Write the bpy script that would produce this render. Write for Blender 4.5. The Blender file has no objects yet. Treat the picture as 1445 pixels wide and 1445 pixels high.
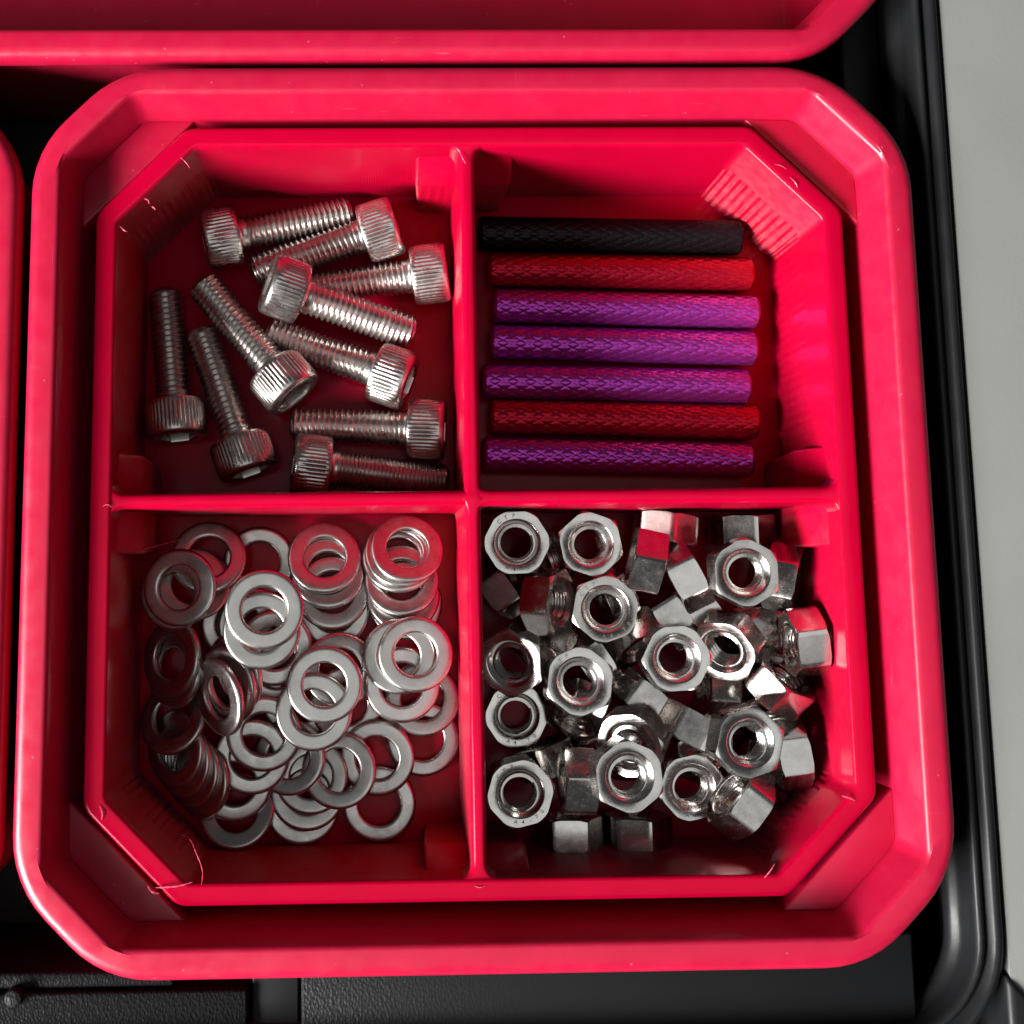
import bpy, bmesh, math, random
from mathutils import Vector, Matrix, Euler

# ------------------------------------------------------------------ scene, camera, light  (1 unit = 1 mm)
sc = bpy.context.scene
C = sc.collection
sc.unit_settings.system = 'METRIC'
sc.unit_settings.scale_length = 0.001
cam_d = bpy.data.cameras.new('camera'); cam = bpy.data.objects.new('camera', cam_d); C.objects.link(cam)
sc.camera = cam
cam.location = (-10.871, -8.275, 132.517)
cam.rotation_euler = (0.1295, -0.0201, -0.0109)
cam_d.sensor_width = 36.0
cam_d.lens = 1700.0 / 1445.0 * 36.0
cam_d.shift_x = (722.5 - 569.26) / 1445.0          # the photograph is an off-centre crop
cam_d.shift_y = (590.14 - 722.5) / 1445.0
cam_d.clip_start = 1.0
cam_d.clip_end = 5000.0
cam_d.dof.use_dof = True
cam_d.dof.focus_distance = 142.0
cam_d.dof.aperture_fstop = 26.0

world = bpy.data.worlds.new('World'); sc.world = world; world.use_nodes = True
bg = world.node_tree.nodes['Background']
bg.inputs['Color'].default_value = (0.97, 0.98, 1.0, 1)
bg.inputs['Strength'].default_value = 0.05

def area(name, az, el, dist, size, power, color=(1, 1, 1), target=(0, 0, -6), size_y=None):
    d = bpy.data.lights.new(name, 'AREA'); o = bpy.data.objects.new(name, d); C.objects.link(o)
    a, e = math.radians(az), math.radians(el)
    v = Vector((math.cos(a) * math.cos(e), math.sin(a) * math.cos(e), math.sin(e)))
    o.location = Vector(target) + v * dist
    o.rotation_euler = v.to_track_quat('Z', 'Y').to_euler()
    d.shape = 'RECTANGLE'; d.size = size; d.size_y = size_y or size
    d.energy = power; d.color = color
    return o
area('window_light', 211, 28.5, 900, 500, 3.3e7, (1.0, 0.985, 0.96), size_y=300)
area('ceiling_light', 295, 80, 1500, 950, 2.3e6, (0.97, 1.0, 0.98), size_y=1000)

sc.view_settings.view_transform = 'Standard'
sc.view_settings.look = 'None'
sc.view_settings.exposure = 0.0
sc.view_settings.gamma = 1.0
sc.view_settings.use_curve_mapping = False
sc.cycles.use_denoising = True
sc.cycles.max_bounces = 14
sc.cycles.diffuse_bounces = 6
sc.cycles.glossy_bounces = 10
sc.cycles.caustics_reflective = False
sc.cycles.blur_glossy = 0.6
sc.cycles.sample_clamp_indirect = 6.0

# ------------------------------------------------------------------ materials
def nd(nt, kind, **kw):
    n = nt.nodes.new(kind)
    for k, v in kw.items():
        if k in n.inputs.keys() if hasattr(n.inputs, 'keys') else False: n.inputs[k].default_value = v
        else: setattr(n, k, v)
    return n
def new_mat(name):
    m = bpy.data.materials.new(name); m.use_nodes = True
    nt = m.node_tree
    return m, nt, nt.nodes['Principled BSDF']
def objco(nt, scale=(1, 1, 1), rot=(0, 0, 0)):
    t = nt.nodes.new('ShaderNodeTexCoord'); mp = nt.nodes.new('ShaderNodeMapping')
    mp.inputs['Scale'].default_value = scale; mp.inputs['Rotation'].default_value = rot
    nt.links.new(t.outputs['Object'], mp.inputs['Vector'])
    return mp.outputs['Vector']
def noise(nt, vec, scale, detail=3, rough=0.5):
    n = nt.nodes.new('ShaderNodeTexNoise'); n.inputs['Scale'].default_value = scale
    n.inputs['Detail'].default_value = detail; n.inputs['Roughness'].default_value = rough
    nt.links.new(vec, n.inputs['Vector']); return n.outputs['Fac']
def ramp(nt, fac, stops):
    r = nt.nodes.new('ShaderNodeValToRGB')
    els = r.color_ramp.elements
    while len(els) < len(stops): els.new(0.5)
    for e, (p, c) in zip(els, stops):
        e.position = p; e.color = (c, c, c, 1) if not isinstance(c, tuple) else (*c, 1)
    nt.links.new(fac, r.inputs['Fac']); return r.outputs['Color']
def bump(nt, h, strength, dist, prev=None):
    b = nt.nodes.new('ShaderNodeBump'); b.inputs['Strength'].default_value = strength; b.inputs['Distance'].default_value = dist
    nt.links.new(h, b.inputs['Height'])
    if prev is not None: nt.links.new(prev, b.inputs['Normal'])
    return b.outputs['Normal']
def math_n(nt, op, a, b=None, clamp=False):
    n = nt.nodes.new('ShaderNodeMath'); n.operation = op; n.use_clamp = clamp
    for i, x in enumerate((a, b)):
        if x is None: continue
        if isinstance(x, (int, float)): n.inputs[i].default_value = x
        else: nt.links.new(x, n.inputs[i])
    return n.outputs[0]

def mat_bin():
    m, nt, b = new_mat('moulded_red_plastic')
    v = objco(nt)
    col = ramp(nt, noise(nt, v, 0.16, 4, 0.6), [(0.3, (0.385, 0.0038, 0.031)), (0.7, (0.44, 0.0055, 0.038))])
    sc1 = ramp(nt, noise(nt, objco(nt, (0.25, 5.0, 1), (0, 0, 0.5)), 0.8, 2), [(0.73, 0.0), (0.78, 1.0)])
    sc2 = ramp(nt, noise(nt, objco(nt, (4.0, 0.22, 1), (0, 0, -0.3)), 0.8, 2), [(0.75, 0.0), (0.80, 1.0)])
    vd = nt.nodes.new('ShaderNodeTexVoronoi'); vd.inputs['Scale'].default_value = 0.42; nt.links.new(v, vd.inputs['Vector'])
    dust = ramp(nt, vd.outputs['Distance'], [(0.035, 1.0), (0.06, 0.0)])
    wear = math_n(nt, 'ADD', math_n(nt, 'MULTIPLY', math_n(nt, 'MAXIMUM', sc1, sc2), 0.06), math_n(nt, 'MULTIPLY', dust, 0.16))
    mx = nt.nodes.new('ShaderNodeMix'); mx.data_type = 'RGBA'; mx.inputs['B'].default_value = (0.75, 0.42, 0.45, 1)
    nt.links.new(wear, mx.inputs['Factor']); nt.links.new(col, mx.inputs['A']); nt.links.new(mx.outputs['Result'], b.inputs['Base Color'])
    nt.links.new(math_n(nt, 'ADD', ramp(nt, noise(nt, v, 0.5, 5), [(0.3, 0.30), (0.75, 0.46)]), math_n(nt, 'MULTIPLY', sc1, 0.12)), b.inputs['Roughness'])
    n1 = bump(nt, noise(nt, v, 6.0, 3), 0.12, 0.05)
    n2 = bump(nt, noise(nt, v, 0.35, 2), 0.10, 0.25, n1)
    nt.links.new(n2, b.inputs['Normal'])
    b.inputs['IOR'].default_value = 1.5
    return m
def mat_insert(name='printed_red_plastic', spec=0.48):
    m, nt, b = new_mat(name)
    v = objco(nt)
    col = ramp(nt, noise(nt, v, 0.12, 3), [(0.3, (0.36, 0.0001, 0.020)), (0.7, (0.41, 0.0002, 0.024))])
    nt.links.new(col, b.inputs['Base Color'])
    g = nt.nodes.new('ShaderNodeNewGeometry'); gz = nt.nodes.new('ShaderNodeSeparateXYZ'); nt.links.new(g.outputs['Normal'], gz.inputs[0])
    wall = math_n(nt, 'SUBTRACT', 1.0, math_n(nt, 'ABSOLUTE', gz.outputs['Z']))          # layered side walls against smooth top faces
    nt.links.new(math_n(nt, 'MULTIPLY', wall, 0.96), b.inputs['Anisotropic'])
    cz = nt.nodes.new('ShaderNodeCombineXYZ'); cz.inputs['Z'].default_value = 1.0; nt.links.new(cz.outputs[0], b.inputs['Tangent'])
    rg = ramp(nt, noise(nt, v, 0.9, 4), [(0.3, 0.20), (0.8, 0.34)])
    nt.links.new(math_n(nt, 'ADD', math_n(nt, 'MULTIPLY', rg, 0.8), math_n(nt, 'MULTIPLY', wall, 0.16)), b.inputs['Roughness'])
    # vertical ripples left by the printer, along the wall's own length
    at = nt.nodes.new('ShaderNodeAttribute'); at.attribute_name = 'arc'
    s = math_n(nt, 'SINE', math_n(nt, 'MULTIPLY', at.outputs['Fac'], 5.4))
    damp = ramp(nt, noise(nt, objco(nt, (1, 1, 0.35)), 0.55, 3), [(0.36, 0.25), (0.60, 1.0)])
    side = math_n(nt, 'GREATER_THAN', wall, 0.9)
    diag = math_n(nt, 'MULTIPLY', math_n(nt, 'ABSOLUTE', math_n(nt, 'MULTIPLY', gz.outputs['X'], gz.outputs['Y'])), 2.2, True)   # the short corner walls ring most
    rip = math_n(nt, 'MULTIPLY', math_n(nt, 'MULTIPLY', s, damp), math_n(nt, 'MULTIPLY', side, math_n(nt, 'ADD', math_n(nt, 'MULTIPLY', diag, 0.85), 0.15)))
    n1 = bump(nt, rip, 1.0, 0.075)
    n2 = n1
    n3 = bump(nt, noise(nt, v, 1.6, 3, 0.6), 0.05, 0.10, n2)
    nt.links.new(n3, b.inputs['Normal'])
    b.inputs['IOR'].default_value = 1.5; nt.links.new(math_n(nt, 'ADD', math_n(nt, 'MULTIPLY', math_n(nt, 'ADD', math_n(nt, 'MULTIPLY', diag, 2.2), 0.6), math_n(nt, 'MULTIPLY', wall, spec * 0.5)), 0.12), b.inputs['Specular IOR Level'])
    return m
def mat_strand():
    m, nt, b = new_mat('thin_plastic_strand')
    b.inputs['Base Color'].default_value = (0.75, 0.10, 0.17, 1); b.inputs['Roughness'].default_value = 0.25
    return m
def mat_steel(name, c0, c1, r0, r1, ns, bs, stretch=(1, 1, 1)):
    m, nt, b = new_mat(name)
    t = nt.nodes.new('ShaderNodeObjectInfo')
    v = objco(nt, stretch)
    va = nt.nodes.new('ShaderNodeVectorMath'); va.operation = 'ADD'
    cm = nt.nodes.new('ShaderNodeVectorMath'); cm.operation = 'SCALE'; cm.inputs['Scale'].default_value = 0.37
    nt.links.new(t.outputs['Location'], cm.inputs[0])
    nt.links.new(v, va.inputs[0]); nt.links.new(cm.outputs[0], va.inputs[1]); v = va.outputs[0]
    b.inputs['Metallic'].default_value = 1.0
    tone = nt.nodes.new('ShaderNodeMix'); tone.data_type = 'RGBA'; tone.blend_type = 'MULTIPLY'; tone.inputs['Factor'].default_value = 1.0
    nt.links.new(ramp(nt, noise(nt, v, ns, 4, 0.6), [(0.3, c0), (0.72, c1)]), tone.inputs['A'])
    nt.links.new(ramp(nt, t.outputs['Random'], [(0.0, (0.80, 0.79, 0.78)), (1.0, (1.0, 1.0, 1.0))]), tone.inputs['B'])
    nt.links.new(tone.outputs['Result'], b.inputs['Base Color'])
    scr = nt.nodes.new('ShaderNodeMapping'); scr.inputs['Scale'].default_value = (0.4, 9.0, 3.0); scr.inputs['Rotation'].default_value = (0, 0, 0.6); nt.links.new(v, scr.inputs['Vector'])
    rr = math_n(nt, 'ADD', ramp(nt, noise(nt, v, ns * 1.7, 5, 0.6), [(0.3, r0), (0.75, r1)]), math_n(nt, 'MULTIPLY', ramp(nt, noise(nt, scr.outputs['Vector'], 1.5, 2), [(0.60, 0.0), (0.72, 1.0)]), 0.12))
    nt.links.new(rr, b.inputs['Roughness'])
    n1 = bump(nt, noise(nt, v, 3.2, 4, 0.6), bs, 0.02)
    n2 = bump(nt, noise(nt, v, 0.5, 2), bs * 0.7, 0.08, n1)
    nt.links.new(n2, b.inputs['Normal'])
    return m
def mat_stamp_shade():
    m, nt, b = new_mat('shadowed_stamp')  # dark colour stands in for shade inside the stamped strokes
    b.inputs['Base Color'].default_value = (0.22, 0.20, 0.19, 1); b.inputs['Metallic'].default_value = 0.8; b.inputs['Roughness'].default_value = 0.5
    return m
def mat_anod(name, col, rough):
    m, nt, b = new_mat(name)
    v = objco(nt)
    b.inputs['Metallic'].default_value = 0.85
    c2 = tuple(min(1, x * 1.25 + 0.003) for x in col)
    nt.links.new(ramp(nt, noise(nt, v, 0.8, 4), [(0.3, col), (0.75, c2)]), b.inputs['Base Color'])
    b.inputs['Roughness'].default_value = rough
    nt.links.new(bump(nt, noise(nt, v, 9, 3), 0.12, 0.03), b.inputs['Normal'])
    return m
def mat_case(name, grain, fade=False):
    m, nt, b = new_mat(name)
    v = objco(nt)
    b.inputs['Base Color'].default_value = (0.010, 0.0105, 0.0115, 1)
    if grain:
        vo = nt.nodes.new('ShaderNodeTexVoronoi'); vo.inputs['Scale'].default_value = 2.8
        nv = objco(nt, (1.25, 0.8, 1)); nt.links.new(nv, vo.inputs['Vector'])
        b.inputs['Roughness'].default_value = 0.42
        n1 = bump(nt, vo.outputs['Distance'], 0.4, 0.16)
        n1 = bump(nt, noise(nt, v, 3.2, 3), 0.4, 0.14, n1)
        if fade:
            sx = nt.nodes.new('ShaderNodeSeparateXYZ'); nt.links.new(v, sx.inputs[0])
            k = math_n(nt, 'MULTIPLY', math_n(nt, 'SUBTRACT', 8.0, sx.outputs['X']), 1 / 27.0, True)
            mxn = nt.nodes.new('ShaderNodeMix'); mxn.data_type = 'VECTOR'; ge = nt.nodes.new('ShaderNodeNewGeometry')
            nt.links.new(k, mxn.inputs['Factor']); nt.links.new(ge.outputs['Normal'], mxn.inputs['A']); nt.links.new(n1, mxn.inputs['B']); n1 = mxn.outputs['Result']
            b.inputs['Roughness'].default_value = 0.48
    else:
        nt.links.new(ramp(nt, noise(nt, v, 0.25, 4), [(0.3, 0.34), (0.75, 0.50)]), b.inputs['Roughness'])
        n1 = bump(nt, noise(nt, v, 0.8, 4), 0.10, 0.15)
    b.inputs['Specular IOR Level'].default_value = 0.11 if grain else 0.28
    nt.links.new(n1, b.inputs['Normal'])
    return m
def mat_table():
    m, nt, b = new_mat('grey_tabletop')
    v = objco(nt)
    nt.links.new(ramp(nt, noise(nt, v, 0.06, 5), [(0.3, (0.195, 0.20, 0.189)), (0.7, (0.213, 0.219, 0.207))]), b.inputs['Base Color'])
    b.inputs['Roughness'].default_value = 0.7
    nt.links.new(bump(nt, noise(nt, v, 2, 4), 0.1, 0.1), b.inputs['Normal'])
    return m
M_BIN, M_INS, M_STR = mat_bin(), mat_insert(), mat_strand()
M_FLR = mat_insert('printed_red_floor', 0.0)
M_NUT = mat_steel('polished_nut_steel', (0.60, 0.575, 0.56), (0.74, 0.715, 0.69), 0.13, 0.27, 0.5, 0.10)
M_BORE = mat_steel('threaded_bore_steel', (0.55, 0.53, 0.51), (0.70, 0.67, 0.64), 0.14, 0.28, 0.6, 0.08)
M_WASH = mat_steel('satin_washer_steel', (0.52, 0.51, 0.495), (0.63, 0.615, 0.595), 0.25, 0.38, 0.45, 0.12)
M_BOLT = mat_steel('bolt_steel', (0.55, 0.52, 0.50), (0.70, 0.66, 0.63), 0.24, 0.38, 0.5, 0.12)
M_STAMP = mat_stamp_shade()
M_PUR = mat_anod('purple_anodised', (0.40, 0.040, 0.38), 0.32)
M_RED = mat_anod('red_anodised', (0.40, 0.005, 0.025), 0.36)
M_BLK = mat_anod('black_anodised', (0.012, 0.011, 0.014), 0.40)
M_PANEL = mat_case('fading_grain_black_plastic', True, True); M_PANEL.node_tree.nodes['Principled BSDF'].inputs['Specular IOR Level'].default_value = 0.11  # grain relief fades to smooth towards larger X
M_CASE, M_GRAIN, M_TAB = mat_case('black_case_plastic', False), mat_case('grained_black_plastic', True), mat_table()

# ------------------------------------------------------------------ mesh helpers
def mesh(name, v, f, smooth=40):
    me = bpy.data.meshes.new(name); me.from_pydata([tuple(p) for p in v], [], f); me.update()
    bm = bmesh.new(); bm.from_mesh(me); bmesh.ops.recalc_face_normals(bm, faces=bm.faces); bm.to_mesh(me); bm.free()
    if smooth is not None:
        for p in me.polygons: p.use_smooth = True
        me.set_sharp_from_angle(angle=math.radians(smooth))
    return me
def obj(name, me, mat=None, parent=None, loc=None, rot=None):
    o = bpy.data.objects.new(name, me); C.objects.link(o)
    if mat is not None:
        if me.materials: pass
        else: me.materials.append(mat)
    if parent is not None: o.parent = parent
    if loc is not None: o.location = loc
    if rot is not None: o.rotation_euler = rot
    return o
def thing(name, label, cat, loc=(0, 0, 0), group=None):
    o = bpy.data.objects.new(name, None); C.objects.link(o); o.location = loc; o.empty_display_size = 3
    return tag(o, label, cat, group)
def tag(o, label, cat, group=None, kind=None):
    o['label'] = label; o['category'] = cat
    if group: o['group'] = group
    if kind: o['kind'] = kind
    return o
def octring(a, b, c, r, n=6, cx=0, cy=0):
    """rounded octagon: half sizes a, b, corner cut c, fillet r"""
    P = [(a - c, b), (a, b - c), (a, -b + c), (a - c, -b), (-a + c, -b), (-a, -b + c), (-a, b - c), (-a + c, b)]
    out = []
    for i, p in enumerate(P):
        p = Vector(p); u = (Vector(P[i - 1]) - p).normalized(); w = (Vector(P[(i + 1) % 8]) - p).normalized()
        t = r * math.tan(math.radians(22.5)); s = p + u * t; bis = (u + w).normalized()
        cen = p + bis * (r / math.cos(math.radians(22.5)))
        a0 = math.atan2((s - cen).y, (s - cen).x)
        for k in range(n + 1):
            ang = a0 - math.radians(45) * k / n
            out.append((cen.x + r * math.cos(ang) + cx, cen.y + r * math.sin(ang) + cy))
    return out
def loft(rings, close_v=False, cap0=False, cap1=False):
    n = len(rings[0]); v = [p for r in rings for p in r]; f = []
    m = len(rings)
    for k in range(m if close_v else m - 1):
        k2 = (k + 1) % m
        for i in range(n):
            j = (i + 1) % n
            f.append((k * n + i, k * n + j, k2 * n + j, k2 * n + i))
    if cap0: f.append(tuple(range(n)))
    if cap1: f.append(tuple((m - 1) * n + i for i in range(n)))
    return v, f
def prism(poly, z0, z1, bev=0.0, seg=2):
    bm = bmesh.new()
    lo = [bm.verts.new((x, y, z0)) for x, y in poly]; hi = [bm.verts.new((x, y, z1)) for x, y in poly]
    n = len(poly)
    bm.faces.new(lo[::-1]); bm.faces.new(hi)
    for i in range(n): bm.faces.new((lo[i], lo[(i + 1) % n], hi[(i + 1) % n], hi[i]))
    bmesh.ops.recalc_face_normals(bm, faces=bm.faces)
    if bev: bmesh.ops.bevel(bm, geom=list(bm.edges), offset=bev, segments=seg, affect='EDGES', profile=0.5)
    me = bpy.data.meshes.new('prism'); bm.to_mesh(me); bm.free()
    for p in me.polygons: p.use_smooth = True
    me.set_sharp_from_angle(angle=math.radians(50))
    return me
def box(x0, x1, y0, y1, z0, z1, bev=0.0, seg=2):
    return prism([(x0, y0), (x1, y0), (x1, y1), (x0, y1)], z0, z1, bev, seg)
def hull(pts, faces, bev, seg=3):
    bm = bmesh.new(); vs = [bm.verts.new(p) for p in pts]
    for f in faces: bm.faces.new([vs[i] for i in f])
    bmesh.ops.recalc_face_normals(bm, faces=bm.faces)
    if bev: bmesh.ops.bevel(bm, geom=list(bm.edges), offset=bev, segments=seg, affect='EDGES', profile=0.5)
    me = bpy.data.meshes.new('hull'); bm.to_mesh(me); bm.free()
    for p in me.polygons: p.use_smooth = True
    me.set_sharp_from_angle(angle=math.radians(50))
    return me
def tube(pts, r, n=6):
    """thin strand through the points (Catmull-Rom), tapered at both ends"""
    P = [Vector(p) for p in pts]; Q = []
    for i in range(len(P) - 1):
        p0, p1, p2, p3 = P[max(i - 1, 0)], P[i], P[i + 1], P[min(i + 2, len(P) - 1)]
        for k in range(6):
            t = k / 6
            Q.append(0.5 * ((2 * p1) + (p2 - p0) * t + (2 * p0 - 5 * p1 + 4 * p2 - p3) * t * t + (3 * p1 - p0 - 3 * p2 + p3) * t ** 3))
    Q.append(P[-1]); rings = []
    for i, q in enumerate(Q):
        d = (Q[min(i + 1, len(Q) - 1)] - Q[max(i - 1, 0)]).normalized()
        x = d.orthogonal().normalized(); y = d.cross(x)
        rr = r * (0.35 + 0.65 * math.sin(math.pi * min(1, (i + 0.5) / len(Q) * 1.0))) * (1 + 0.35 * math.sin(i * 1.9))
        rings.append([q + x * rr * math.cos(2 * math.pi * k / n) + y * rr * math.sin(2 * math.pi * k / n) for k in range(n)])
    return mesh('strand', *loft(rings, cap0=True, cap1=True))

# ------------------------------------------------------------------ setting: table
FLOOR = -18.25
TZ = 0.35
tv = [(-900, -900, TZ), (900, -900, TZ), (900, 900, TZ), (-900, 900, TZ), (-175, -61.5, TZ), (55.3, -61.5, TZ), (55.3, 205, TZ), (-175, 205, TZ)]
tv += [(x, y, -40) for x, y, z in tv[4:]]
tab = obj('tabletop', mesh('tabletop', tv, [(0, 1, 5, 4), (1, 2, 6, 5), (2, 3, 7, 6), (3, 0, 4, 7), (4, 5, 9, 8), (5, 6, 10, 9), (6, 7, 11, 10), (7, 4, 8, 11), (8, 9, 10, 11)], None), M_TAB)
tag(tab, 'plain grey surface beside the black case', 'tabletop', kind='structure')

# ------------------------------------------------------------------ black case
case = thing('organiser_case', 'black plastic case with rounded raised edge holding the red bins', 'case', (0, 0, -30))
def case_part(name, me, m):
    o = obj(name, me, m, case); o.location = (0, 0, 30); return o
case_part('case_floor', box(-160, 51.0, -75, 190, -30, -22), M_CASE)
PROF = [(55.9, -29.5), (55.4, -6), (55.0, -0.4), (54.85, 0.35), (54.5, 0.8), (54.0, 0.9), (53.65, 0.7), (53.45, 0.2), (53.2, -0.1), (52.95, 0.15),
        (52.75, 0.45), (52.4, 0.55), (52.1, 0.3), (51.95, -0.3), (51.8, -2.2), (51.5, -2.7), (51.1, -3.0), (50.8, -3.3), (50.65, -3.9), (50.75, -4.6), (51.2, -5.2), (51.5, -6), (51.5, -23)]
def case_path(x, z):
    cx, cy = 42.5, -47.0; r = x - cx; pts = [(x, 190, z), (x, 60, z), (x, 0, z), (x, -30, z)]
    for k in range(13):
        a = -math.radians(90) * k / 12; pts.append((cx + r * math.cos(a), cy + r * math.sin(a), z))
    pts += [(0, cy - r, z), (-160, cy - r, z)]
    return pts
rows = [case_path(x, z) for x, z in PROF]
nn = len(rows[0]); vv = [p for r in rows for p in r]
ff = [(k * nn + i, k * nn + i + 1, (k + 1) * nn + i + 1, (k + 1) * nn + i) for k in range(len(rows) - 1) for i in range(nn - 1)]
case_part('case_wall', mesh('case_wall', vv, ff, 60), M_CASE)
case_part('case_ledge', box(46.6, 51.45, -46, 189, -21.9, -8.0, 0.4), M_CASE)
case_part('corner_bumper', hull([(54.6, -50, -28), (59.5, -55, -28), (59.5, -70, -28), (54.6, -70, -28), (54.7, -50.5, 0.9), (58.6, -54.5, 0.8), (58.6, -70, 0.8), (54.7, -70, 0.9)],
          [(0, 1, 2, 3), (4, 5, 6, 7), (0, 1, 5, 4), (1, 2, 6, 5), (2, 3, 7, 6), (3, 0, 4, 7)], 0.8), M_CASE)
case_part('floor_panel', box(-90, -25.1, -62, -51.6, -21.9, -2.0, 0.35), M_GRAIN)
case_part('floor_panel', box(-19.5, 46.2, -62, -47.0, -21.9, -2.0, 0.35), M_PANEL)
case_part('floor_bar', box(-90, -33.0, -51.4, -49.7, -21.9, -2.6, 0.4), M_GRAIN)
case_part('groove_floor', box(-24.8, -19.8, -62, -47.0, -21.9, -3.2, 0.2), M_CASE)
case_part('locating_pin', prism([(-49.6 + 1.0 * math.cos(k * math.pi / 6), -51.9 + 1.0 * math.sin(k * math.pi / 6)) for k in range(12)], -12, -1.2, 0.25), M_GRAIN)

# ------------------------------------------------------------------ moulded bins
OX, OY = 0.22, -0.27
BIN_PROF = [(6.2, -21.3), (2.6, -21.3), (2.2, -20.6), (1.15, 0.35), (0.9, 0.75), (0.25, 0.9), (0.04, 1.15), (0.0, 1.6), (0.0, 2.2), (0.06, 2.65), (0.25, 3.05), (0.55, 3.32), (0.95, 3.46),
            (1.3, 3.5), (2.75, 3.5), (3.05, 3.45), (3.28, 3.3), (3.42, 3.05), (4.55, -0.35), (4.68, -0.65), (4.75, -1.0), (5.0, -19.2), (5.4, -19.9), (6.2, -20.1)]
def make_bin(label, cx, cy, A, B, ledges=True):
    t = thing('storage_bin', label, 'bin', (cx, cy, -21.3), 'red bins set in the case')
    rings = []
    for o, z in BIN_PROF:
        c = 9.6 - 0.586 * o
        r = 12.0 if o < 0.9 else (9.0 if o < 3.0 and z > 0 else 4.5)
        if z > 0 and 0.9 <= o < 3.0: r = 12 - (o - 0.9) / 2.4 * 7
        if o >= 3.0: r = 2.2
        if z < 0.9 and o < 3: r = 11.0
        rings.append([(x, y, z) for x, y in octring(A - o, B - o, c, r)])
    o = obj('bin_shell', mesh('bin_shell', *loft(rings, cap0=True, cap1=True), 38), M_BIN, t); o.location = (0, 0, 21.3)
    if ledges:
        p, q = 0.7071, 44.0
        for sx, sy in ((1, 1), (1, -1), (-1, -1), (-1, 1)):
            aa, bb = A - 4.66, B - 4.66
            s1, s0 = (aa + bb) - 6.86, 53.75 * 1.4142
            poly = [(aa, s1 - aa), (s1 - bb, bb), (s0 - bb, bb), (aa, s0 - aa)]
            poly = [(sx * x, sy * y) for x, y in poly]
            bm_me = prism(poly, -7, -1.25, 0.25)
            l = obj('corner_ledge', bm_me, M_BIN, t); l.location = (0, 0, 21.3)
    return t
make_bin('square red bin in full view holding the four-compartment insert', OX, OY, 49.2, 48.85)
make_bin('red bin cut off by the top edge of the picture, inside empty', OX - 49.0, OY + 48.85 + 0.9 + 48.8, 98.2, 48.8, False)
make_bin('red bin of which only the rim edge shows beside the screws and washers', OX - 49.2 * 2 - 1.1, OY, 49.2, 48.85, False)

# ------------------------------------------------------------------ printed insert
ins = thing('compartment_insert', 'glossy red printed insert with crossed dividers and four compartments', 'insert', (0, 0, -19.3))
def ins_part(name, me, m=M_INS):
    o = obj(name, me, m, ins); o.location = (0, 0, 19.3); return o
def with_arc(me, fn):
    at = me.attributes.new('arc', 'FLOAT', 'POINT')
    for i, v in enumerate(me.vertices): at.data[i].value = fn(v.co)
    return me
A_, B_, C_ = 42.5, 42.65, 10.1
IP = [(0.0, -19.2), (0.0, -0.5), (0.08, -0.2), (0.3, -0.03), (0.5, 0.0), (1.9, 0.0), (2.15, -0.05), (2.33, -0.2), (2.42, -0.5), (2.5, -19.0)]
rings = []
for o, z in IP:
    rings.append([(x, y, z) for x, y in octring(A_ - o, B_ - o, C_ - 0.586 * o, 2.6 if o < 1 else 1.6)])
me = mesh('insert_wall', *loft(rings, close_v=True), 45)
n = len(rings[0]); per = [0.0]
for i in range(1, n): per.append(per[-1] + math.dist(rings[0][i], rings[0][i - 1]))
at = me.attributes.new('arc', 'FLOAT', 'POINT')
for i in range(len(me.vertices)): at.data[i].value = per[i % n]
ins_part('insert_wall', me)
ins_part('insert_floor', with_arc(mesh('insert_floor', [(x, y, FLOOR) for x, y in octring(A_ - 2.0, B_ - 2.0, C_ - 1.2, 1.6)] + [(x, y, -19.3) for x, y in octring(A_ - 2.0, B_ - 2.0, C_ - 1.2, 1.6)],
         [tuple(range(n)), tuple(range(2 * n - 1, n - 1, -1))] + [(i, (i + 1) % n, n + (i + 1) % n, n + i) for i in range(n)], 40), lambda c: 0.0), M_FLR)
def divider(half, top, off, along_y):
    S = []
    L = half
    brk = sorted(set([-L, L] + [-L + k * 0.25 for k in range(1, 9)] + [L - k * 0.25 for k in range(1, 9)] + [k * 0.3 for k in range(-7, 8)] + [k * L / 8 for k in range(-6, 7) if abs(k) > 1]))
    rings = []
    for s in brk:
        h = 0.86 + 0.03 * math.sin(s * 0.7)
        e = L - abs(s)
        if e < 1.6: h += 1.3 * (1 - math.sqrt(max(0, 1 - ((1.6 - e) / 1.6) ** 2)))
        if abs(s) < 1.9: h += 0.9 * (1 - math.sqrt(max(0, 1 - ((1.9 - abs(s)) / 1.9) ** 2))) * 0.8
        dz = -0.14 * math.exp(-((e - 2.5) / 1.6) ** 2) + 0.02 * math.sin(s * 1.3 + 1)
        cs = [(-h - 0.05, FLOOR - 0.3), (-h, top - 0.75), (-h + 0.1, top - 0.32), (-h + 0.32, top - 0.07), (-h + 0.55, top), (h - 0.55, top), (h - 0.32, top - 0.07), (h - 0.1, top - 0.32), (h, top - 0.75), (h + 0.05, FLOOR - 0.3)]
        rings.append([((off + u, s, z + (dz if z > -5 else 0)) if along_y else (s, off - u, z + (dz if z > -5 else 0))) for u, z in cs])
    v, f = loft(rings, cap0=True, cap1=True)
    return with_arc(mesh('divider', v, f, 50), lambda c: (c.y if along_y else c.x) * 0.8)
ins_part('divider', divider(B_ - 2.3, -0.14, -0.42, True))
ins_part('divider', divider(A_ - 2.3, -0.16, 0.08, False))
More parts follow.
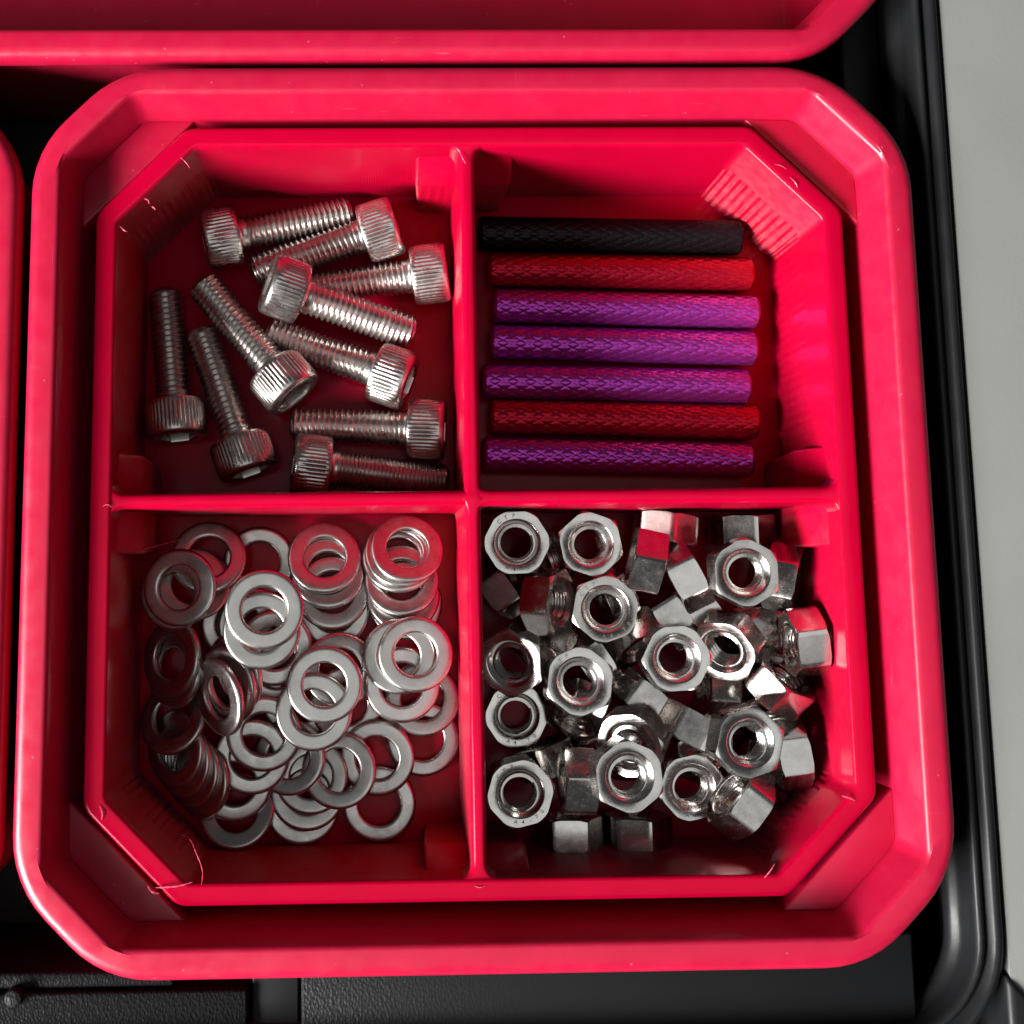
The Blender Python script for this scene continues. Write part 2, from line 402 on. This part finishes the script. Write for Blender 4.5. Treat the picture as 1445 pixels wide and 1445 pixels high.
def boss():
    w, t = 5.75, 2.2
    z0, z1, z2 = FLOOR - 0.3, -7.2, -2.6
    pts = [(-w + .6, -0.4, z0), (w - .6, -0.4, z0), (w - .6, t, z0), (-w + .6, t, z0), (-w, t, z1), (w, t, z1), (w, -0.4, z2), (-w, -0.4, z2)]
    return with_arc(hull(pts, [(0, 1, 2, 3), (3, 2, 5, 4), (4, 5, 6, 7), (0, 7, 6, 1), (0, 3, 4, 7), (1, 6, 5, 2)], 0.45), lambda c: c.x)
bm_ = boss()
for rz, p in ((0, (-0.42, -B_ + 2.4)), (math.pi, (-0.42, B_ - 2.4)), (math.pi / 2, (A_ - 2.4, 0.08)), (-math.pi / 2, (-A_ + 2.4, 0.08))):
    o = ins_part('wall_boss', bm_); o.location = (p[0], p[1], 19.3); o.rotation_euler = (0, 0, rz)
# printing strings and blobs at corners and crossings; short pale ones imitate glints
ST = [([(-33.0, 39.0, .12), (-32.4, 38.4, .25), (-32.0, 37.8, .1)], .12), ([(-39.7, 31.0, .1), (-39.2, 30.5, .22), (-38.9, 30.4, .05)], .15),
      ([(-37.0, 34.2, .1), (-36.6, 34.0, .22), (-36.5, 33.6, .08)], .16), ([(-36.2, 33.3, .08), (-35.9, 33.1, .18), (-35.8, 32.9, .02)], .18),
      ([(36.6, 36.4, .1), (37.1, 35.8, .2), (37.4, 35.2, .1)], .09), ([(35.0, 38.0, .05), (35.6, 37.7, .3), (36.2, 37.4, .1)], .08),
      ([(-33.4, -35.9, -4), (-31.6, -36.2, -2.6), (-30.6, -37.4, -1.2), (-29.8, -39.0, -.4), (-29.8, -40.4, .1)], .12),
      ([(-34.6, -40.6, .1), (-33.6, -40.5, .35), (-32.2, -40.4, .3), (-30.8, -40.1, .1)], .20), ([(-35.4, -40.4, .1), (-35.0, -40.9, .3), (-34.2, -41.2, .1)], .24),
      ([(-40.6, -32.2, .08), (-40.3, -33.0, .22), (-40.4, -33.6, .08)], .18), ([(38.6, -32.3, .08), (39.3, -32.5, .25), (40.0, -32.8, .05)], .16),
      ([(31.0, -39.2, .05), (30.4, -39.9, .25), (29.8, -40.6, .1)], .16), ([(-1.2, 39.5, .05), (-1.0, 38.9, .2), (-0.6, 38.2, .02)], .13),
      ([(-40.0, -5.2, -8.2), (-38.0, -5.0, -7.9), (-36.4, -4.6, -8.4), (-34.0, -3.9, -9.5)], .08), ([(-41.0, -0.5, .03), (-40.5, -0.3, .12), (-40.0, -0.6, .02)], .13),
      ([(-1.0, -41.0, .03), (-0.5, -41.1, .12), (0.1, -41.0, .02)], .12)]
for pts, r in ST: ins_part('plastic_strand', tube(pts, r * 0.42), M_STR)

# ------------------------------------------------------------------ hardware meshes
def ringmesh(prof, n, rf=None, smooth=35, close=True):
    """lathe a closed (r, z) profile; rf(theta, k, r, z) may change the radius and height"""
    rings = []
    for k, (r, z) in enumerate(prof):
        row = []
        for i in range(n):
            th = 2 * math.pi * i / n
            rr, zz = rf(th, k, r, z) if rf else (r, z)
            row.append((rr * math.cos(th), rr * math.sin(th), zz))
        rings.append(row)
    return loft(rings, close_v=close)
W_ME = mesh('washer', *ringmesh([(2.52, -0.30), (2.60, -0.40), (2.75, -0.43), (4.25, -0.43), (4.40, -0.38), (4.47, -0.24), (4.48, 0.10), (4.40, 0.27), (4.24, 0.38), (4.05, 0.425), (3.85, 0.43),
                              (2.95, 0.43), (2.78, 0.415), (2.62, 0.35), (2.53, 0.22)], 56), 42)
AP, HN = 3.55, 1.78
def hexr(th, cut=0.985):
    d = ((th + math.radians(30)) % math.radians(60)) - math.radians(30)      # corners at 0, 60, ...
    e = math.radians(30) - abs(d)
    return min(AP / math.cos(e), AP / math.cos(math.radians(30)) * cut)
def nut_f(th, k, r, z):
    R = hexr(th); RC = AP * 1.045
    if abs(r) < 10: return r, z
    if r == 11: return R, math.copysign(HN - max(0, (R - RC)) * 0.55, z)
    if r == 12: return min(R, RC) - 0.0, z
    return r, z
NP_ = [(2.75, -HN), (12, -HN), (11, -1), (11, 1), (12, HN), (2.78, HN), (2.68, HN - 0.04), (2.58, HN - 0.12), (2.15, HN - 0.62), (2.15, -HN + 0.62)]
N_ME = mesh('nut', *ringmesh(NP_, 96, nut_f), 24)
def bore_mesh():
    n, pitch = 36, 0.72; rows = []; steps = 44; z0, z1 = -HN + 0.56, HN - 0.58
    for k in range(steps + 1):
        z = z0 + (z1 - z0) * k / steps
        row = []
        for i in range(n):
            ph = (z / pitch - i / n) % 1.0; tri = abs(2 * ph - 1)
            r = 1.78 + 0.33 * min(1, max(0, (tri - 0.12) / 0.76))
            row.append((r * math.cos(2 * math.pi * i / n), r * math.sin(2 * math.pi * i / n), z))
        rows.append(row)
    e = HN - 0.61
    rows = [[(2.17 * math.cos(2 * math.pi * i / n), 2.17 * math.sin(2 * math.pi * i / n), -e - 0.01) for i in range(n)]] + rows + [[(2.17 * math.cos(2 * math.pi * i / n), 2.17 * math.sin(2 * math.pi * i / n), e + 0.01) for i in range(n)]]
    me = mesh('threaded_bore', *loft(rows), 50)
    me.flip_normals()
    return me
BORE_ME = bore_mesh()
def glyph(ch, ang, up, size=0.66):
    """one stamped character on the nut's face, at its place on the arc"""
    cu = bpy.data.curves.new('glyph', 'FONT'); cu.body = ch; cu.size = size; cu.align_x = 'CENTER'; cu.align_y = 'CENTER'; cu.offset = 0.006; cu.resolution_u = 2
    o = bpy.data.objects.new('glyph', cu); C.objects.link(o)
    bpy.context.view_layer.update()
    me = bpy.data.meshes.new_from_object(o.evaluated_get(bpy.context.evaluated_depsgraph_get()))
    bpy.data.objects.remove(o); bpy.data.curves.remove(cu)
    a = math.radians(ang)
    me.transform(Matrix.Translation((3.12 * math.cos(a), 3.12 * math.sin(a), HN + 0.008)) @ Matrix.Rotation(a - math.pi / 2 if up else a + math.pi / 2, 4, 'Z'))
    me.materials.clear(); me.materials.append(M_STAMP)
    return me
GLYPHS = [glyph(ch, 128 - i * 17, True) for i, ch in enumerate('CTP')] + [glyph(ch, 246 + i * 15.5, False) for i, ch in enumerate('A4-70')]
# socket screw: centre at the middle of its length, head toward +Z
HR, HZ0, HZ1, TIP = 3.78, 5.05, 9.55, -9.55
def head_f(th, k, r, z):
    if r > 3.7 and 5.5 < z < 8.9:
        fl = 0.5 + 0.5 * math.cos(th * 44)
        return r - 0.13 * (1 - fl ** 0.6), z
    return r, z
HP = [(1.8, HZ0), (3.35, HZ0), (3.62, HZ0 + 0.10), (3.72, HZ0 + 0.32), (3.76, HZ0 + 0.6), (HR, HZ0 + 0.75), (HR, 6.6), (HR, 7.6), (HR, 8.55), (3.70, 8.95), (3.66, 9.15), (3.52, 9.38), (3.25, 9.53), (3.0, 9.55), (2.42, 9.55), (2.30, 9.45), (2.28, 7.3), (0.01, 7.2)]
HEAD_ME = mesh('head', *ringmesh(HP, 176, head_f, close=False), 40)
def socket_mesh():
    v, f = [], []
    R = 2.0 / math.cos(math.pi / 6)
    for z, rr in ((9.46, 2.36), (9.30, R), (7.25, R)):
        for i in range(6): v.append((rr * math.cos(i * math.pi / 3), rr * math.sin(i * math.pi / 3), z))
    for k in range(2):
        for i in range(6): f.append((k * 6 + i, k * 6 + (i + 1) % 6, k * 6 + 6 + (i + 1) % 6, k * 6 + 6 + i))
    f.append(tuple(range(12, 18)))
    me = mesh('hex_socket', v, f, 20); me.flip_normals(); return me
SOCK_ME = socket_mesh()
def shank_mesh(pitch):
    n = 30; rows = []; per = 6; z0, z1 = TIP, HZ0 + 0.05
    steps = int((z1 - z0) / pitch * per)
    for k in range(steps + 1):
        z = z0 + (z1 - z0) * k / steps; row = []
        for i in range(n):
            ph = (z / pitch - i / n) % 1.0; tri = abs(2 * ph - 1)
            amp = min(1.0, max(0.0, (z1 - 0.9 - z) / 0.4))
            r = 2.18 - (0.36 * min(1, max(0, (tri - 0.10) / 0.8))) * amp - 0.10 * (1 - amp)
            r = min(r, 1.55 + (z - z0) * 1.0)
            if z > z1 - 0.6: r += 0.35 * ((z - z1 + 0.6) / 0.6) ** 2
            row.append((r * math.cos(2 * math.pi * i / n), r * math.sin(2 * math.pi * i / n), z))
        rows.append(row)
    return mesh('threaded_shank', *loft(rows, cap0=True), 60)
SHANK_ME = shank_mesh(0.72)
SHANK_FINE = shank_mesh(0.50)
def standoff_mesh():
    L, R, n, m = 33.4, 2.22, 108, 300; rows = []
    for k in range(m + 1):
        x = -L / 2 + L * k / m; row = []
        edge = min(x + L / 2, L / 2 - x)
        for i in range(n):
            th = 2 * math.pi * i / n
            u = (x * 0.46 + th * 14 / (2 * math.pi)) % 1.0; w = (x * 0.46 - th * 14 / (2 * math.pi)) % 1.0
            g = max(0, 1 - min(u, 1 - u) / 0.20) ; h = max(0, 1 - min(w, 1 - w) / 0.20)
            d = 0.095 * max(g, h)
            r = R - d
            if edge < 0.35: r = min(r, R - 0.30 + edge * 0.8)
            row.append((x, r * math.cos(th), r * math.sin(th)))
        rows.append(row)
    v, f = loft(rows); nv = len(v)
    # ends: flat ring and a blind hole
    for e, s in ((0, -1), (m, 1)):
        base = len(v)
        for rr, dx in ((1.25, 0.0), (1.15, -0.15), (1.15, -4.0)):
            for i in range(n):
                th = 2 * math.pi * i / n; v.append((s * (L / 2 + dx), rr * math.cos(th), rr * math.sin(th)))
        prev = e * n
        for q in range(3):
            cur = base + q * n
            for i in range(n): f.append((prev + i, prev + (i + 1) % n, cur + (i + 1) % n, cur + i))
            prev = cur
        f.append(tuple(base + 2 * n + i for i in range(n)))
    return mesh('standoff', v, f, 60)
SO_ME = standoff_mesh()

# ------------------------------------------------------------------ where every piece of hardware lies: x, y, z, rotation, ...
WASHERS = [
(-25.66,-6.59,-17.74,0.034,0.017,-0.017,'flat washer lying low against the bolt divider, bare floor seen through its hole'),
(-5.72,-28.03,-17.60,-0.071,-0.010,-0.012,'flat washer low beside the middle divider, half tucked under a larger overlapping ring'),
(-11.08,-35.61,-17.55,-0.065,-0.035,-0.009,'lone washer nearest the bottom boss, bare floor showing through its whole hole'),
(-20.30,-35.77,-17.49,-0.138,0.016,-0.018,'lowest washer of the pair by the bottom wall, only its lower rim showing'),
(-19.66,-33.98,-16.98,-0.165,0.008,-0.009,'upper washer of the overlapping pair lying by the bottom wall'),
(-28.05,-35.96,-16.26,-0.375,-0.069,0.015,'washer resting by the chamfered bottom corner, its hole half covered by a pale crescent'),
(-28.21,-13.96,-16.97,0.004,0.127,-0.014,'pale washer buried under the bright flat one, its edge showing beside it'),
(-26.07,-14.13,-16.42,0.000,0.133,-0.017,'thin-edged washer sandwiched below the bright flat one next to the dark tilted cluster'),
(-16.48,-12.59,-17.81,-0.006,0.009,-0.014,'bottom washer of the four-step stack in the middle of the bolt divider'),
(-7.57,-11.76,-17.47,-0.095,-0.002,-0.013,'lowest washer under the red-tinted stack at the divider crossing'),
(-20.76,-23.46,-17.70,-0.020,0.055,-0.019,'washer deep below the bright central ring, seen through its hole'),
(-15.01,-23.74,-17.42,-0.013,0.119,-0.012,'grey washer peeking out below and beside the bright central ring'),
(-5.70,-23.26,-17.25,-0.116,-0.013,-0.013,'washer leaning out toward the middle divider under the two shifted bright rings'),
(-11.26,-30.09,-16.74,0.040,-0.081,-0.012,'ring washer overlapping the lone bottom one, second from the middle divider'),
(-19.18,-32.08,-16.42,-0.147,-0.022,-0.022,'shadowed washer seen through the holes above the bottom pair'),
(-15.83,-31.30,-15.52,-0.139,-0.125,0.005,'washer on top near the bottom wall, overlapping the bottom pair and a ring'),
(-21.82,-29.74,-15.86,-0.100,-0.199,-0.011,'dull washer between the fanned dark stack and the bottom pair'),
(-23.26,-19.13,-15.95,0.026,0.107,-0.019,"reddish lower washer just below the bright flat one's stack"),
(-23.45,-16.80,-15.03,0.028,0.106,-0.017,'washer with a dark edge line, third down under the bright flat one'),
(-15.63,-19.50,-15.07,-0.121,0.207,-0.035,'small visible slice of washer behind the bright central ring'),
(-28.26,-32.69,-15.52,0.074,0.009,-0.014,'pale crescent-like tilted washer above the ring at the chamfered bottom corner'),
(-26.10,-29.48,-14.56,0.097,0.033,-0.021,'tilted pale washer with a dark hole, lower of the leaning pair by the fanned stack'),
(-24.59,-26.71,-13.43,0.123,0.052,-0.077,'tilted pale washer with an oval hole, upper of the leaning pair by the fanned stack'),
(-32.13,-32.13,-15.31,-0.167,-0.646,0.223,'lowest washer of the dark fanned stack along the outer wall'),
(-33.29,-30.95,-15.29,-0.173,-0.635,0.224,'second lowest washer of the dark fanned stack along the outer wall'),
(-34.30,-29.77,-15.15,-0.165,-0.625,0.215,'third washer up in the dark fanned stack along the outer wall'),
(-35.15,-28.45,-14.86,-0.161,-0.609,0.202,'fourth washer up in the dark fanned stack along the outer wall'),
(-35.41,-24.75,-14.31,-0.366,-0.385,0.065,'top washer of the dark fanned stack along the outer wall, hole showing'),
(-27.82,-19.43,-11.37,-0.140,-0.785,0.477,'lowest of three steeply tilted dark washers beside the bright flat one'),
(-28.64,-20.76,-10.44,-0.100,-0.675,0.443,'middle of three steeply tilted dark washers beside the bright flat one'),
(-29.41,-21.99,-9.45,-0.153,-0.860,0.463,'topmost of three steeply tilted dark washers, its hole in deep shade'),
(-35.18,-19.12,-13.38,-0.003,-0.685,-0.090,'lower of two dark washers leaning by the outer wall above the fanned stack'),
(-35.37,-17.66,-12.47,-0.065,-0.637,-0.033,'upper of two dark washers leaning by the outer wall, oval hole in shade'),
(-33.20,-9.08,-14.09,-0.304,0.221,-0.159,'half lit washer squeezed under the dark one in the bolt-side outer corner'),
(-31.33,-5.96,-13.62,-0.278,0.079,0.011,'tilted washer with a bright lower rim near the bolt-side outer corner'),
(-34.90,-10.03,-11.38,-0.025,-0.244,-0.038,'dark washer hidden below the topmost one in the bolt-side outer corner'),
(-34.20,-9.46,-10.32,-0.012,-0.244,-0.025,'topmost dark washer in the bolt-side outer corner, a pale wedge in its hole'),
(-16.60,-10.34,-16.71,-0.169,0.054,-0.019,'second lowest washer of the four-step stack in the middle of the bolt divider'),
(-17.09,-7.90,-16.15,-0.240,0.038,-0.010,'second highest washer of the four-step stack in the middle of the bolt divider'),
(-17.49,-6.09,-15.57,-0.290,0.042,-0.009,'top washer of the four-step stack in the middle of the bolt divider'),
(-7.93,-10.84,-16.13,-0.274,0.013,-0.018,'second lowest washer of the red-tinted stack at the divider crossing'),
(-8.09,-8.94,-15.71,-0.316,-0.003,-0.016,'middle washer of the red-tinted stack at the divider crossing'),
(-8.41,-6.18,-15.72,-0.365,-0.012,-0.012,'third washer from the top of the red-tinted stack at the divider crossing'),
(-8.16,-5.59,-15.00,-0.367,-0.001,-0.018,'second washer from the top of the red-tinted stack at the divider crossing'),
(-7.48,-5.16,-13.99,-0.395,0.059,-0.047,'topmost washer of the red-tinted stack at the divider crossing'),
(-8.21,-21.32,-14.94,0.004,0.079,-0.015,'shiny-edged washer below the two shifted bright rings by the middle divider'),
(-8.57,-17.90,-13.69,-0.054,-0.051,-0.010,'lower of the two shifted bright rings by the middle divider'),
(-6.65,-17.60,-12.58,-0.076,0.023,-0.015,'upper of the two shifted bright rings by the middle divider'),
(-24.33,-14.40,-7.75,-0.019,0.114,-0.057,'washer directly under the bright flat one, showing as a step below it'),
(-23.98,-12.02,-6.95,-0.001,0.111,-0.014,'bright flat washer on top of the heap nearest the bolt divider'),
(-18.64,-24.09,-12.43,-0.026,0.045,-0.016,'washer directly under the bright central ring, offset toward the bottom wall'),
(-17.35,-20.93,-11.74,-0.037,0.046,-0.017,'bright central ring lying flat on top of the whole washer heap'),
]
NUTS = [
(9.26,-7.03,-14.73,-0.361,-0.571,-2.040,0,'buried nut in the gap between the two corner nuts at the standoff divider'),
(8.64,-16.26,-13.88,-0.155,-1.146,-0.714,0,'buried nut in the gap beside the tilted divider-side nut with red faces'),
(15.03,-18.32,-14.55,-1.244,-1.006,-1.273,0,'buried nut seen in the gap between threaded nut and flat central nut'),
(8.74,-30.05,-14.27,1.598,-1.429,-2.889,0,'buried nut between the lower two divider-side nuts and the standing one'),
(28.90,-13.74,-14.43,-1.167,-1.087,-1.370,0,'buried nut in the gap above the tilted open nut'),
(17.44,-10.91,-14.64,-1.432,-1.069,1.855,0,'buried nut beside the tilted bright bore nut, under the brown facet one'),
(27.32,-29.34,-15.30,-0.205,-0.343,2.730,0,'buried nut in the gap between the lettered nut and slanted facet one'),
(34.11,-32.43,-13.90,0.015,-1.053,-2.381,0,'buried nut between the bright bore nut and the shaded corner nut'),
(37.51,-14.42,-14.52,-1.367,-1.148,1.419,0,'buried nut in the gap below the single red facet nut'),
(16.60,-29.26,-14.36,-0.827,-0.907,1.934,0,"buried nut seen above the standing nut's ridge"),
(24.86,-32.84,-11.24,0.040,0.035,0.203,1,'flat nut stamped with letters, nearest the bottom corner'),
(29.52,-33.93,-6.24,-1.452,-1.035,0.789,0,'dark nut on edge in the shaded chamfered bottom corner'),
(11.34,-38.46,-14.57,-1.571,-1.158,-0.000,0,'dark nut on edge at the bottom wall, nearer the middle divider'),
(19.44,-38.46,-14.32,-1.570,-1.358,-0.000,0,'dark nut on edge at the bottom wall, farther from the middle divider'),
(11.37,-31.67,-7.49,-1.489,-1.330,1.453,0,'nut standing on edge between two open nuts, ridge across its middle'),
(5.45,-25.18,-16.45,0.006,0.008,0.063,1,'flat nut against the middle divider, third in the column beside it'),
(4.80,-32.81,-8.87,0.041,0.018,0.228,1,'flat round-faced nut against the middle divider, lowest in the column beside it'),
(17.90,-27.22,-7.39,0.169,-0.556,0.118,0,'nut lying low with only a curved rim showing behind an open nut'),
(15.75,-30.10,-2.05,0.029,0.064,0.629,0,'open nut near the bottom wall with bright bore, beside the standing nut'),
(36.35,-29.17,-9.47,-1.779,-0.988,1.880,0,'red facet nut leaning by the chamfered corner with a bright chamfer line'),
(24.00,-3.17,-14.15,-2.552,-1.508,0.851,0,'nut on edge by the standoff divider, dull facet up and small bright facet beside'),
(33.47,-3.22,-14.19,-1.221,-1.364,-0.334,0,'nut on edge at the standoff divider, pale facet up behind a flat nut'),
(36.76,-9.06,-9.88,-0.966,-0.798,-2.267,0,'nut on edge with one red reflecting facet, below the glossy boss'),
(25.42,-8.93,-10.61,-1.872,-0.956,2.278,0,'nut on edge with a single pale facet up, between red facet nut and flat one'),
(14.06,-4.90,-11.42,0.032,0.019,0.709,0,'flat open nut at the standoff divider with a bright bore side'),
(20.19,-7.02,-8.09,2.992,-1.508,3.058,0,'nut on edge showing a red facet above a brown facet'),
(34.11,-16.18,-14.13,-0.442,-1.478,0.477,0,'nut mostly hidden behind the tilted open nut, a pink sliver showing'),
(37.86,-16.41,-6.88,-1.682,-1.206,1.791,0,'large red facet nut leaning against the outer wall with a dark open face'),
(4.24,-9.67,-14.39,-0.952,-0.953,-1.482,0,'half hidden nut wedged below the topmost nut in the divider corner'),
(8.77,-11.59,-8.61,-0.351,-0.905,-2.748,0,'dark nut on its side behind the tilted nut with a bright bore'),
(19.80,-16.09,-13.99,-0.357,-1.016,2.463,0,'half buried nut with facets showing below the tilted bright bore nut'),
(24.53,-13.51,-14.30,-1.860,-0.900,2.361,0,'small pale facet of a nut peeking out above the flat central nut'),
(12.48,-24.25,-11.64,-0.611,-0.841,1.830,0,'nut under the threaded open nut, one red and one pale facet showing'),
(20.87,-23.18,-13.05,-1.239,-1.247,-0.970,0,'pale facet nut tucked under the flat central nut toward the middle divider'),
(24.90,-26.16,-8.29,-1.644,-1.292,-0.472,0,"nut on edge with a pale slanted rectangular facet in the heap's middle"),
(35.36,-24.68,-14.47,-0.538,-0.723,1.835,0,'half buried nut with pink glints beside the slanted facet nuts'),
(29.23,-26.80,-2.90,0.029,0.068,0.280,0,'flat open nut with a bright bore beside the chamfered corner nuts'),
(29.59,-22.13,-14.32,-1.497,-0.824,1.400,0,'nut with a pink facet and mirror-bright face between central and outer nuts'),
(35.48,-21.26,-8.92,0.091,-0.996,-2.268,0,'nut on edge with a grey slanted facet and a red one toward the wall'),
(29.28,-16.73,-7.94,0.419,-0.634,-0.033,0,'tilted open nut facing the heap, dark bore with a bright inner rim'),
(4.54,-18.11,-8.32,-0.028,-0.407,0.547,1,'tilted nut at the middle divider with red left faces and threads showing'),
(5.13,-4.72,-8.74,-0.002,-0.028,0.028,1,'stamped flat nut topmost in the corner of the two dividers'),
(30.62,-8.45,-5.47,0.008,-0.015,0.539,0,'flat open nut nearest the glossy boss, pointing a corner at the standoffs'),
(15.19,-12.48,-8.00,-0.086,-0.106,0.333,1,'tilted nut with a large bright bore in front of the standoff divider nut'),
(11.52,-20.48,-6.19,-0.092,0.038,0.379,1,'open nut with clear inner threads, second column from the middle divider'),
(22.54,-17.94,-6.40,0.009,0.007,0.051,0,'flat central nut on top of the heap with a bluish chamfer'),
]
BOLTS = [
(-23.22,35.36,-15.14,1.455,0.002,-1.354,'screw nearest the top wall, its head toward the chamfered corner'),
(-17.24,32.50,-14.75,1.445,-0.004,1.855,'screw with its head by the top boss, tip under the crossing screw'),
(-11.33,28.27,-15.14,1.454,0.007,1.672,'screw with its head closest to the middle divider, shank under the crossing screw'),
(-15.69,18.61,-14.99,1.438,-0.000,1.195,'screw with the brightest head, lying below the crossing screw'),
(-26.70,20.66,-13.21,1.424,-0.014,0.683,'slanted screw in the middle of the compartment, head toward the crossing'),
(-36.38,17.98,-15.14,1.455,0.003,0.113,'screw standing parallel to the outer wall, nearest to that wall'),
(-29.54,13.10,-14.22,1.480,-0.008,0.337,'screw beside the wall-side one, head near the washer divider'),
(-12.06,9.85,-15.14,1.455,-0.003,1.513,'horizontal screw with a bright shank, second from the washer divider'),
(-11.79,4.14,-14.12,1.450,0.009,-1.691,'screw lying along the washer divider, its finer shank toward the crossing'),
(-15.26,24.13,-12.08,1.294,0.006,-1.865,'screw lying crosswise on top of the other screws, head raised'),
]
STANDOFFS = [
(18.80,34.21,-16.00,-0.0221,'black','black knurled standoff nearest the top wall'),
(19.91,29.44,-16.00,-0.0250,'red','red knurled standoff between the black one and a purple one'),
(20.42,24.67,-16.00,-0.0309,'purple','purple knurled standoff right below the upper red one'),
(19.94,20.03,-16.00,-0.0315,'purple','middle purple knurled standoff of three in a row'),
(18.88,15.13,-16.00,-0.0292,'purple','purple knurled standoff right above the lower red one'),
(19.75,10.64,-16.00,-0.0295,'red','red knurled standoff between two purple ones near the nut divider'),
(18.84,5.94,-16.00,-0.0301,'purple','purple knurled standoff nearest the nut divider'),
]

for me_, m_ in ((N_ME, M_NUT), (BORE_ME, M_BORE), (W_ME, M_WASH), (HEAD_ME, M_BOLT), (SOCK_ME, M_BOLT), (SHANK_ME, M_BOLT), (SHANK_FINE, M_BOLT)):
    me_.materials.append(m_)
for x, y, z, a, b, c, label in WASHERS:
    o = obj('washer', W_ME, None, None, (x, y, z), (a, b, c)); q = random.Random(label).uniform(0.985, 1.012); o.scale = (q, q, q * random.Random(label + 't').uniform(0.92, 1.06))
    tag(o, label, 'washer', 'loose steel washers in the insert')
for x, y, z, a, b, c, st, label in NUTS:
    o = tag(obj('hex_nut', N_ME, None, None, (x, y, z), (a, b, c)), label, 'nut', 'loose hex nuts in the insert')
    obj('threaded_bore', BORE_ME, None, o)
    if st:
        for g in GLYPHS: obj('stamped_letter', g, None, o)
for i, (x, y, z, a, b, c, label) in enumerate(BOLTS):
    t = thing('socket_screw', label, 'screw', (x, y, z), 'socket head screws in the insert'); t.rotation_euler = (a, b, c)
    hd = obj('head', HEAD_ME, None, t); obj('hex_socket', SOCK_ME, None, hd)
    obj('threaded_shank', SHANK_FINE if 'finer' in label else SHANK_ME, None, t)
SMAT = {'purple': M_PUR, 'red': M_RED, 'black': M_BLK}
SO_ME.materials.append(M_PUR)
for i, (x, y, z, rz, colour, label) in enumerate(STANDOFFS):
    o = obj('standoff', SO_ME, None, None, (x, y, z), (0.37 * i, 0, 0)); o.rotation_euler = Euler((0.37 * i, 0, 0)).to_matrix().to_4x4().to_euler()
    o.rotation_euler = (Matrix.Rotation(rz, 3, 'Z') @ Matrix.Rotation(0.37 * i, 3, 'X')).to_euler()
    o.material_slots[0].link = 'OBJECT'; o.material_slots[0].material = SMAT[colour]
    tag(o, label, 'standoff', 'knurled standoffs laid in a row')
